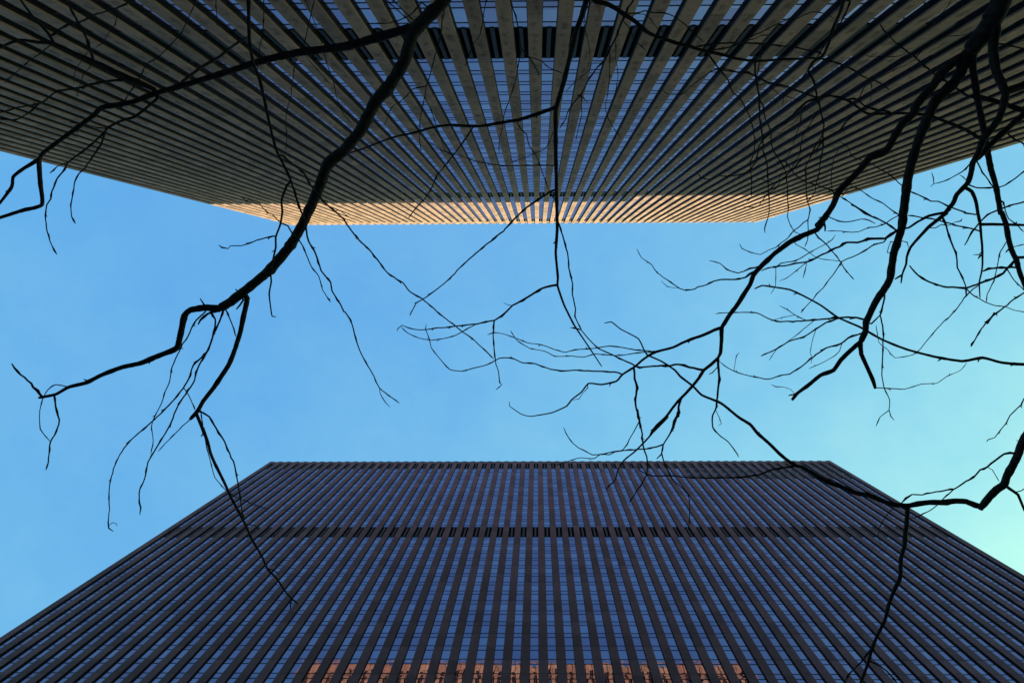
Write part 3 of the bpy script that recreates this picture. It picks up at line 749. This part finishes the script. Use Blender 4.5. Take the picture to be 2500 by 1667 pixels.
 ('K4g', 'K4', 4, 3, .1, 'e 1610,1020 1700,1055 1930,1055 2050,1040 2200,950 2380,810'),
 ('K4h', 'K4', 3.6, 3, .1, 'e 1700,670 1760,800 1830,900 1920,1040'),
 ('K4i', 'K4', 3.6, 2, .1, 'e 1605,740 1510,830 1400,900 1260,965 1120,1000 1110,920 1090,850'),
 ('K4i1', 'K4i', 2, 1.5, .1, 'e 1125,1000 1100,1015 1075,1048'),
 ('K4j', 'K4', 2.4, 1.6, .1, 'e 1560,950 1510,905 1470,880'),
 ('K4k', 'K4', 2.6, 1.8, .1, 'f 1070,205 1145,205 1220,160 1330,170 1400,130 1490,110 1505,75'),
 ('K7', 'K3', 6, 4, .1, 'f 2215,665 2120,760 2060,820 1950,890 1800,935 1700,980 1550,1025 1450,1020 1300,1010 1150,980 1010,920 870,820 785,720'),
 ('K7a', 'K3', 5, 5, .1, 'f 2240,745 2050,745 1870,765 1785,795'),
 ('K7b', 'K7', 3, 2, .1, 'f 1560,1030 1650,1120 1830,1220 1960,1270 2090,1280 2220,1330 2400,1360'),
 ('K7c', 'K3', 4, 3, .1, 'P 2520,700 f 2352,1090 2200,1190 2080,1290 1930,1400 1850,1510 G 2150,600 2060,710 1990,830'),
 ('K7d', 'K3', 3, 2.5, .1, 'f 2120,385 2030,530 1980,750 1940,930 1850,1110 1835,1220'),
 ('K7e', 'K7', 3, 2, .1, 'f 2125,775 2200,900 2380,1080'),
 ('K7f', 'K3', 8, 7, .1, 'f 2235,610 2320,608 2420,600'),
 ('K7g', 'K3', 2.2, 1.5, .1, 'f 2190,470 2250,455 2380,425'),
 ('K7h', 'K7', 3, 1.5, .1, 'f 1740,985 1660,1040 1560,1130 1440,1300 1300,1450 G 1800,660 1690,785 1640,850 1590,885 1470,905 1420,850 1360,800 1340,680'),
 ('K7i', 'K3', 4.5, 3.5, .1, 'f 2140,500 2120,515 2100,545'),
 ('K7j', 'K3', 3.4, 2.2, .1, 'e 2020,1220 2070,1260 2100,1370 2140,1480 f 2230,140 2352,260'),
 ('K5', 'K3', 9, 4, .1, 'P 2545,880 G 2352,950 2200,938 2070,905 1930,928 1750,900 1550,848 1390,785 1300,735 1230,695 1080,630 960,545 840,480 750,440 640,422 560,412 510,435'),
 ('K9', 'K3', 6.5, 3, .15, 'c 1700,1350 1540,1290 1400,1190 1280,1110 1150,1030 1040,940 880,800 750,700 600,590 480,460 430,410 380,330'),
 ('K9a', 'K9', 2.4, 1.5, .2, 'c 880,800 940,710 1110,570 1280,500 1480,490 1600,460'),
 ('K9b', 'K9', 2.4, 1.5, .2, 'c 870,810 700,910 580,960 480,1010 380,1060'),
 ('K9c', 'K9', 2.6, 1.6, .2, 'c 620,600 750,560 950,460 1110,330 1230,190 1340,50 1350,-30'),
 ('K9d', 'K9', 2.2, 1.4, .2, 'c 740,720 660,770 540,780 400,770 270,780 170,755'),
 ('K8', 'K3', 13, 12, .1, 'c 1720,1330 1900,1370 2100,1430 2352,1520 2480,1570'),
 ('K8a', 'K4', 5, 3.5, .1, 'c 1990,600 2080,610 2200,640 2400,680'),
 ('K10', 'K4', 22, 15, .06, 'P 2590,180 2520,262 e 2200,180 2050,320 1930,430 1830,540 1730,640 1690,680'),
 ('K10a', 'K10', 4, 3, .1, 'e 2150,340 2240,400 2300,435 2400,490'),
 ('K11', 'K4', 9, 3, .12, 'e 1745,380 1600,290 1450,220 1250,140 1100,85 950,55 700,40 400,45 200,40 C 1150,690 1000,650 940,668 850,640 720,590 600,565 480,505 350,490 230,470'),
 ('K11b', 'K11', 5, 3, .12, 'n 1350,1360 1050,1310 870,1250 740,1130 640,1115 510,1130 400,1070 200,1050 0,1100 d 1880,235'),
 ('C5', 'K0', 14, 7, .15, 'P 2330,-330 2150,-150 2075,-40 b 2240,0 2190,170 2090,400 2030,600 1960,760 1820,850 1750,970'),
 ('C5x', 'C5', 5, 3, .2, 'b 2330,20 2230,260 2080,480 1960,640 1880,780 1780,920'),
 ('C5a', 'C5', 6, 2, .12, 'b 1750,970 1830,1130 1860,1260 d 1880,230 1910,330 1940,480 1970,590 1950,700 1960,850 1950,960 1920,1090 1905,1250 1860,1400 m 1810,790 1820,870 1770,990 1660,1110'),
 ('C5b', 'C5a', 4, 2, .1, 'd 1960,700 1900,800 1840,900 1800,1000 1720,1170 1720,1350 m 1650,1100 1710,1270 1670,1450 g 1775,0 1750,95 1755,230 1745,370 1705,465'),
 ('C5b1', 'C5b', 3, 2, .1, 'g 1750,95 1690,130 1630,190 1550,245 1480,340 1390,405 1310,475 1220,505 1100,568 960,535 850,485 815,425'),
 ('C6', 'C5a', 6, 1.6, .1, 'd 1880,230 1780,250 1690,310 1520,480 1430,570 1310,610 1240,690 1150,780 1080,880 1040,1090 960,1200 820,1270 700,1290 540,1290 400,1330 290,1310 220,1220'),
 ('C7', 'K11', 5, 2, .1, 'n 870,1270 700,1390 520,1540 d 2200,650 2050,750 1960,800 1860,930 1720,1010 1630,1100 1540,1200 m 1290,590 1060,760 900,920 620,1020 490,1120'),
 ('C7a', 'C7', 2.6, 1.6, .1, 'm 1150,700 1060,860 920,960 820,1060 730,1190 640,1220 530,1220 440,1215'),
 ('C7b', 'C7', 2.2, 1.6, .1, 'm 1040,770 900,730 780,690 670,665'),
 ('C8', 'C6', 2.6, 1.5, .1, 'd 1720,285 1700,330 1660,450 1640,600 1570,760 1540,900 1480,1000 1450,1130 1390,1250 1350,1350'),
 ('C8a', 'C8', 2, 1.4, .1, 'd 1660,450 1560,560 1430,640 1350,720'),
 ('C9', 'C5a', 3, 2, .1, 'd 1915,380 1870,430 1780,580 1700,700 1660,800 1640,980 1560,1120 1520,1200'),
 ('C10', 'C5', 2.6, 1.6, .2, 'b 1740,985 1700,1030 1560,1180 1470,1240 d 1420,210 1400,330'),
 ('C12', 'K11b', 2.4, 1.5, .2, 'n 960,720 1000,850 1010,950 1000,1050 980,1160 870,1245'),
]
TREE_LOW = [
 ('D0', None, 34, 19, .10, 'P 2960,560 2740,760 2590,930 j 2352,130 2270,330 2200,480 2120,620 2080,740 1980,810 1880,910 1800,1010 1750,1070'),
 ('D1', 'D0', 17, 2.5, .09, 'j 1765,1045 1680,1020 1560,975 1420,965 1250,985 1050,985 900,1005 780,1030 640,1025 500,1000 380,950 240,890 120,870 0,840 J 1100,225 1000,190 900,130 830,90 800,85 740,50 680,0 G 620,1500 530,1420 480,1360 400,1310 280,1215 150,1160 90,1100 0,1030 E 2290,990 2200,930 2100,885 2080,855 2040,775 1920,710 1855,660 1808,670'),
 ('D1a', 'D1', 5, 2.5, .1, 'J 800,85 740,95 640,105 540,145 400,162 200,165 i 2100,925 1920,900 1700,905 1580,885 1470,830 1430,780 1395,770'),
 ('D1b', 'D1', 3, 2, .1, 'j 230,890 235,850 230,820'),
 ('D1c', 'D1', 3, 2, .1, 'J 1110,215 1060,190 1000,165'),
 ('D2', 'D1', 12, 7, .09, 'j 755,1035 755,1150 745,1300 725,1450 J 1536,624 1510,720 1505,850 1470,920 1430,1020 1400,1140 1350,1240 1310,1340 1290,1420 1230,1580'),
 ('D2a', 'D2', 4, 3.5, .1, 'J 1305,1330 1260,1400 1200,1460 1150,1510 1120,1590'),
 ('D2b', 'D2', 4, 3.5, .1, 'J 1295,1415 1370,1450 1430,1500 1510,1600'),
 ('D3', 'D0', 5.5, 3, .1, 'j 2240,325 2160,305 2080,330 1960,410 1850,500 1750,540 1690,620 1560,700 1400,800 1300,815 1150,840 960,880 820,880 740,930 670,1000'),
 ('D3a', 'D3', 3, 2, .1, 'j 1395,800 1340,860 1250,930 1160,1030 1080,1090 970,1140 880,1185 790,1195'),
 ('D3b', 'D3', 2.2, 1.6, .1, 'j 1850,503 1920,540 1960,610 2015,700'),
 ('D4', 'D1', 2.2, 1.5, .2, 'j 600,1030 500,1130 420,1240 370,1350 360,1450 400,1568'),
 ('D5', 'D0', 8, 6, .1, 'j 2110,765 2200,830 2270,880 2320,1000 2400,1180'),
 ('D6', 'D5', 3, 2.5, .1, 'j 2240,845 2320,820 2400,760'),
 ('D7', 'D0', 4, 2, .1, 'P 2560,940 G 2352,1188 2330,1230 2255,1300 2230,1350 2150,1450 j 1940,100 1860,130 1840,160'),
 ('D8', 'D0', 3, 1.6, .2, 'j 2330,155 2290,145 2245,138'),
]

def ray(px, py):
    d = VR.T @ np.array([(px - 1250 - SHIFT_PX) / F_PX, (py - 833.5) / F_PX, 1.0])
    return d                                          # one metre of depth along the optical axis

def at_depth(px, py, depth):
    return ray(px, py) * depth + np.array([0, 0, CAM_Z])

M_BARK, _nt, _b = mat_base('dark_bark')
_geo = _nt.nodes.new('ShaderNodeNewGeometry')
_n1 = noise(_nt, _geo.outputs['Position'], 26, 5, 0.65)
_n2 = noise(_nt, _geo.outputs['Position'], 4, 3, 0.6)
_nt.links.new(mixc(_nt, 0.5, ramp(_nt, _n1, [(0.35, (0.012, 0.010, 0.016)), (0.7, (0.085, 0.070, 0.080))]),
                   ramp(_nt, _n2, [(0.35, (0.010, 0.009, 0.014)), (0.7, (0.050, 0.042, 0.052))])), _b.inputs['Base Color'])
_b.inputs['Roughness'].default_value = 0.9
_b.inputs['Specular IOR Level'].default_value = 0.2
_bp = _nt.nodes.new('ShaderNodeBump'); _bp.inputs['Distance'].default_value = 0.012; _bp.inputs['Strength'].default_value = 0.9
_nt.links.new(_n1, _bp.inputs['Height']); _nt.links.new(_bp.outputs[0], _b.inputs['Normal'])

def tube(mb, pts, rad, sides):
    """closed tube through 3-D points with a radius at each"""
    n = len(pts)
    up = None; base = len(mb.v)
    for i in range(n):
        t = pts[min(i + 1, n - 1)] - pts[max(i - 1, 0)]
        t = t / (np.linalg.norm(t) + 1e-9)
        if up is None:
            a = np.array([0, 0, 1.0]) if abs(t[2]) < 0.9 else np.array([1.0, 0, 0])
            up = a - t * a.dot(t)
        up = up - t * up.dot(t); up = up / (np.linalg.norm(up) + 1e-9)
        side = np.cross(t, up)
        for k in range(sides):
            an = 2 * math.pi * k / sides
            p = pts[i] + rad[i] * (math.cos(an) * up + math.sin(an) * side)
            mb.v.append(tuple(p))
    for i in range(n - 1):
        for k in range(sides):
            j = (k + 1) % sides
            mb.f.append((base + i * sides + k, base + i * sides + j, base + (i + 1) * sides + j, base + (i + 1) * sides + k))
    mb.f.append(tuple(base + k for k in reversed(range(sides))))
    mb.f.append(tuple(base + (n - 1) * sides + k for k in range(sides)))

def catmull(P, step):
    """points along a Catmull-Rom curve, about `step` picture pixels apart; rows are (px, py, depth, width)"""
    out = []
    P = np.asarray(P, float)
    n = len(P)
    for i in range(n - 1):
        p0, p1, p2, p3 = P[max(i - 1, 0)], P[i], P[i + 1], P[min(i + 2, n - 1)]
        L = math.hypot(*(p2[:2] - p1[:2]))
        m = max(1, int(L / step))
        for k in range(m):
            t = k / m
            q = 0.5 * ((2 * p1) + (-p0 + p2) * t + (2 * p0 - 5 * p1 + 4 * p2 - p3) * t * t + (-p0 + 3 * p1 - 3 * p2 + p3) * t ** 3)
            lin = p1 + (p2 - p1) * t
            q[:2] = 0.55 * q[:2] + 0.45 * lin[:2]          # keep the kinks at the nodes
            q[2:] = lin[2:]
            out.append(q)
    out.append(P[-1])
    return np.array(out)

def build_tree(name, label, data, crotch_depth, ground_r, seed):
    rnd = random.Random(seed)
    done = {}
    root_key = data[0][0]
    first = course(data[0][5])[0]
    base = at_depth(first[0], first[1], crotch_depth)
    root = new_obj(name, None, loc=(base[0], base[1], 0))
    tag(root, label, 'tree')
    org = np.array([base[0], base[1], 0.0])
    # trunk: from the ground to the crotch, where the first limb carries on
    r_top = data[0][2] / 2 * crotch_depth / F_PX * 1.15
    tb = MB(); pts = []; rad = []
    for i in range(14):
        t = i / 13
        z = -0.1 + (base[2] + 0.12) * t
        pts.append(np.array([0.10 * math.sin(t * 3.1) * (1 - t), 0.08 * math.sin(t * 4.3) * (1 - t), z]))
        rad.append((ground_r + (r_top - ground_r) * t ** 0.7) * (1 + 0.5 * max(0, 0.12 - t) / 0.12))
    tube(tb, pts, rad, 14)
    new_obj('trunk', tb.mesh('trunk'), root, M_BARK)
    objs = {}
    for key, parent, w0, w1, lean, text in data:
        pts = course(text)
        if parent is None:
            d0 = crotch_depth
        else:
            pp = done[parent]
            dist = np.hypot(pp[:, 0] - pts[0][0], pp[:, 1] - pts[0][1])
            j = int(dist.argmin())
            d0 = float(pp[j, 2])
            if dist[j] > 3: pts = [(pp[j, 0], pp[j, 1])] + pts
        seg = [0.0]
        for a, b in zip(pts[:-1], pts[1:]): seg.append(seg[-1] + math.hypot(b[0] - a[0], b[1] - a[1]))
        tot = max(seg[-1], 1.0)
        lean_r = lean * (1 if parent is None else rnd.uniform(0.3, 1.3))
        rows = []
        for (x, y), s in zip(pts, seg):
            depth = min(max(d0 + lean_r * s / 100.0, 3.2), 13.0)
            ww = w0 + (w1 - w0) * (s / tot) ** 0.8
            rows.append((x, y, depth, ww * (0.90 if ww > 13 else 0.97)))
        thin = w0 < 7.5
        cr = catmull(rows, 9 if thin else 7)
        done[key] = cr
        P3 = [at_depth(r[0], r[1], r[2]) - org for r in cr]
        m = len(P3)
        R = []
        ph = rnd.uniform(0, 6)
        for i, r in enumerate(cr):
            rr = r[3] / 2 * r[2] / F_PX
            bump = 1 + ((0.05 * math.sin(i * 0.9 + ph) + 0.04 * math.sin(i * 2.3 + 2 * ph)) if thin else (0.03 * math.sin(i * 0.21 + ph) + 0.02 * math.sin(i * 0.47 + 2 * ph) + rnd.gauss(0, 0.024)))
            R.append(rr * bump)
        # swollen node at each joint of a twig
        mb = MB()
        spurs = []
        if thin:
            i = rnd.randint(2, 5)
            while i < m - 1:
                R[i] *= 1.45
                if rnd.random() < 0.5: spurs.append(i)
                i += rnd.randint(3, 6)
            R[-1] *= 0.7
            if m > 3 and w1 < 3.5: R[-2] *= 1.35
        else:
            i = rnd.randint(6, 14)
            while i < m - 2:
                R[i] *= 1.14; R[i - 1] *= 1.06; R[i + 1] *= 1.07
                if rnd.random() < 0.5: spurs.append(i)
                i += rnd.randint(8, 16)
            if w1 < 0.8 * w0: R[-1] *= 0.75
        # slight unevenness in space
        for i in range(1, m):
            s = R[i] * (0.22 if thin else 0.025)
            P3[i] = P3[i] + np.array([rnd.gauss(0, s), rnd.gauss(0, s), rnd.gauss(0, s)])
        tube(mb, P3, R, 6 if w0 < 4 else (8 if thin else 12))
        for i in spurs:                                    # short spurs and buds
            t = P3[min(i + 1, m - 1)] - P3[i - 1]; t /= np.linalg.norm(t) + 1e-9
            v = np.array([rnd.gauss(0, 1), rnd.gauss(0, 1), rnd.gauss(0, 1)])
            v -= t * v.dot(t); v /= np.linalg.norm(v) + 1e-9
            v = v * 0.8 + t * 0.6
            ln = R[i] + (cr[i][2] / F_PX) * rnd.uniform(2.5, 6.0) * (1.0 if thin else 1.6)
            r0 = min(R[i] * 0.7, cr[i][2] / F_PX * (1.6 if thin else 2.4))
            tube(mb, [P3[i], P3[i] + v * ln * 0.6, P3[i] + v * ln], [r0, r0 * 0.75, r0 * 0.35], 5)
        me = mb.mesh('twig' if thin else 'branch')
        for p in me.polygons: p.use_smooth = True
        if thin:
            anc = parent
            while anc is not None and anc not in objs: anc = next(d[1] for d in data if d[0] == anc)
            new_obj('twig', me, objs[anc] if anc else root, M_BARK)
        else:
            objs[key] = new_obj('branch', me, root, M_BARK)
    return root

build_tree('bare_tree', 'bare tree whose long limb sweeps from the top edge down the left sky', TREE_LEFT, 4.6, 0.16, 11)
build_tree('bare_tree', 'bare tree with thick dark limbs spreading from the upper right corner', TREE_RIGHT, 4.4, 0.19, 12)
build_tree('bare_tree', 'bare tree at the lower right edge with one sharply kinked branch', TREE_LOW, 4.6, 0.12, 13)
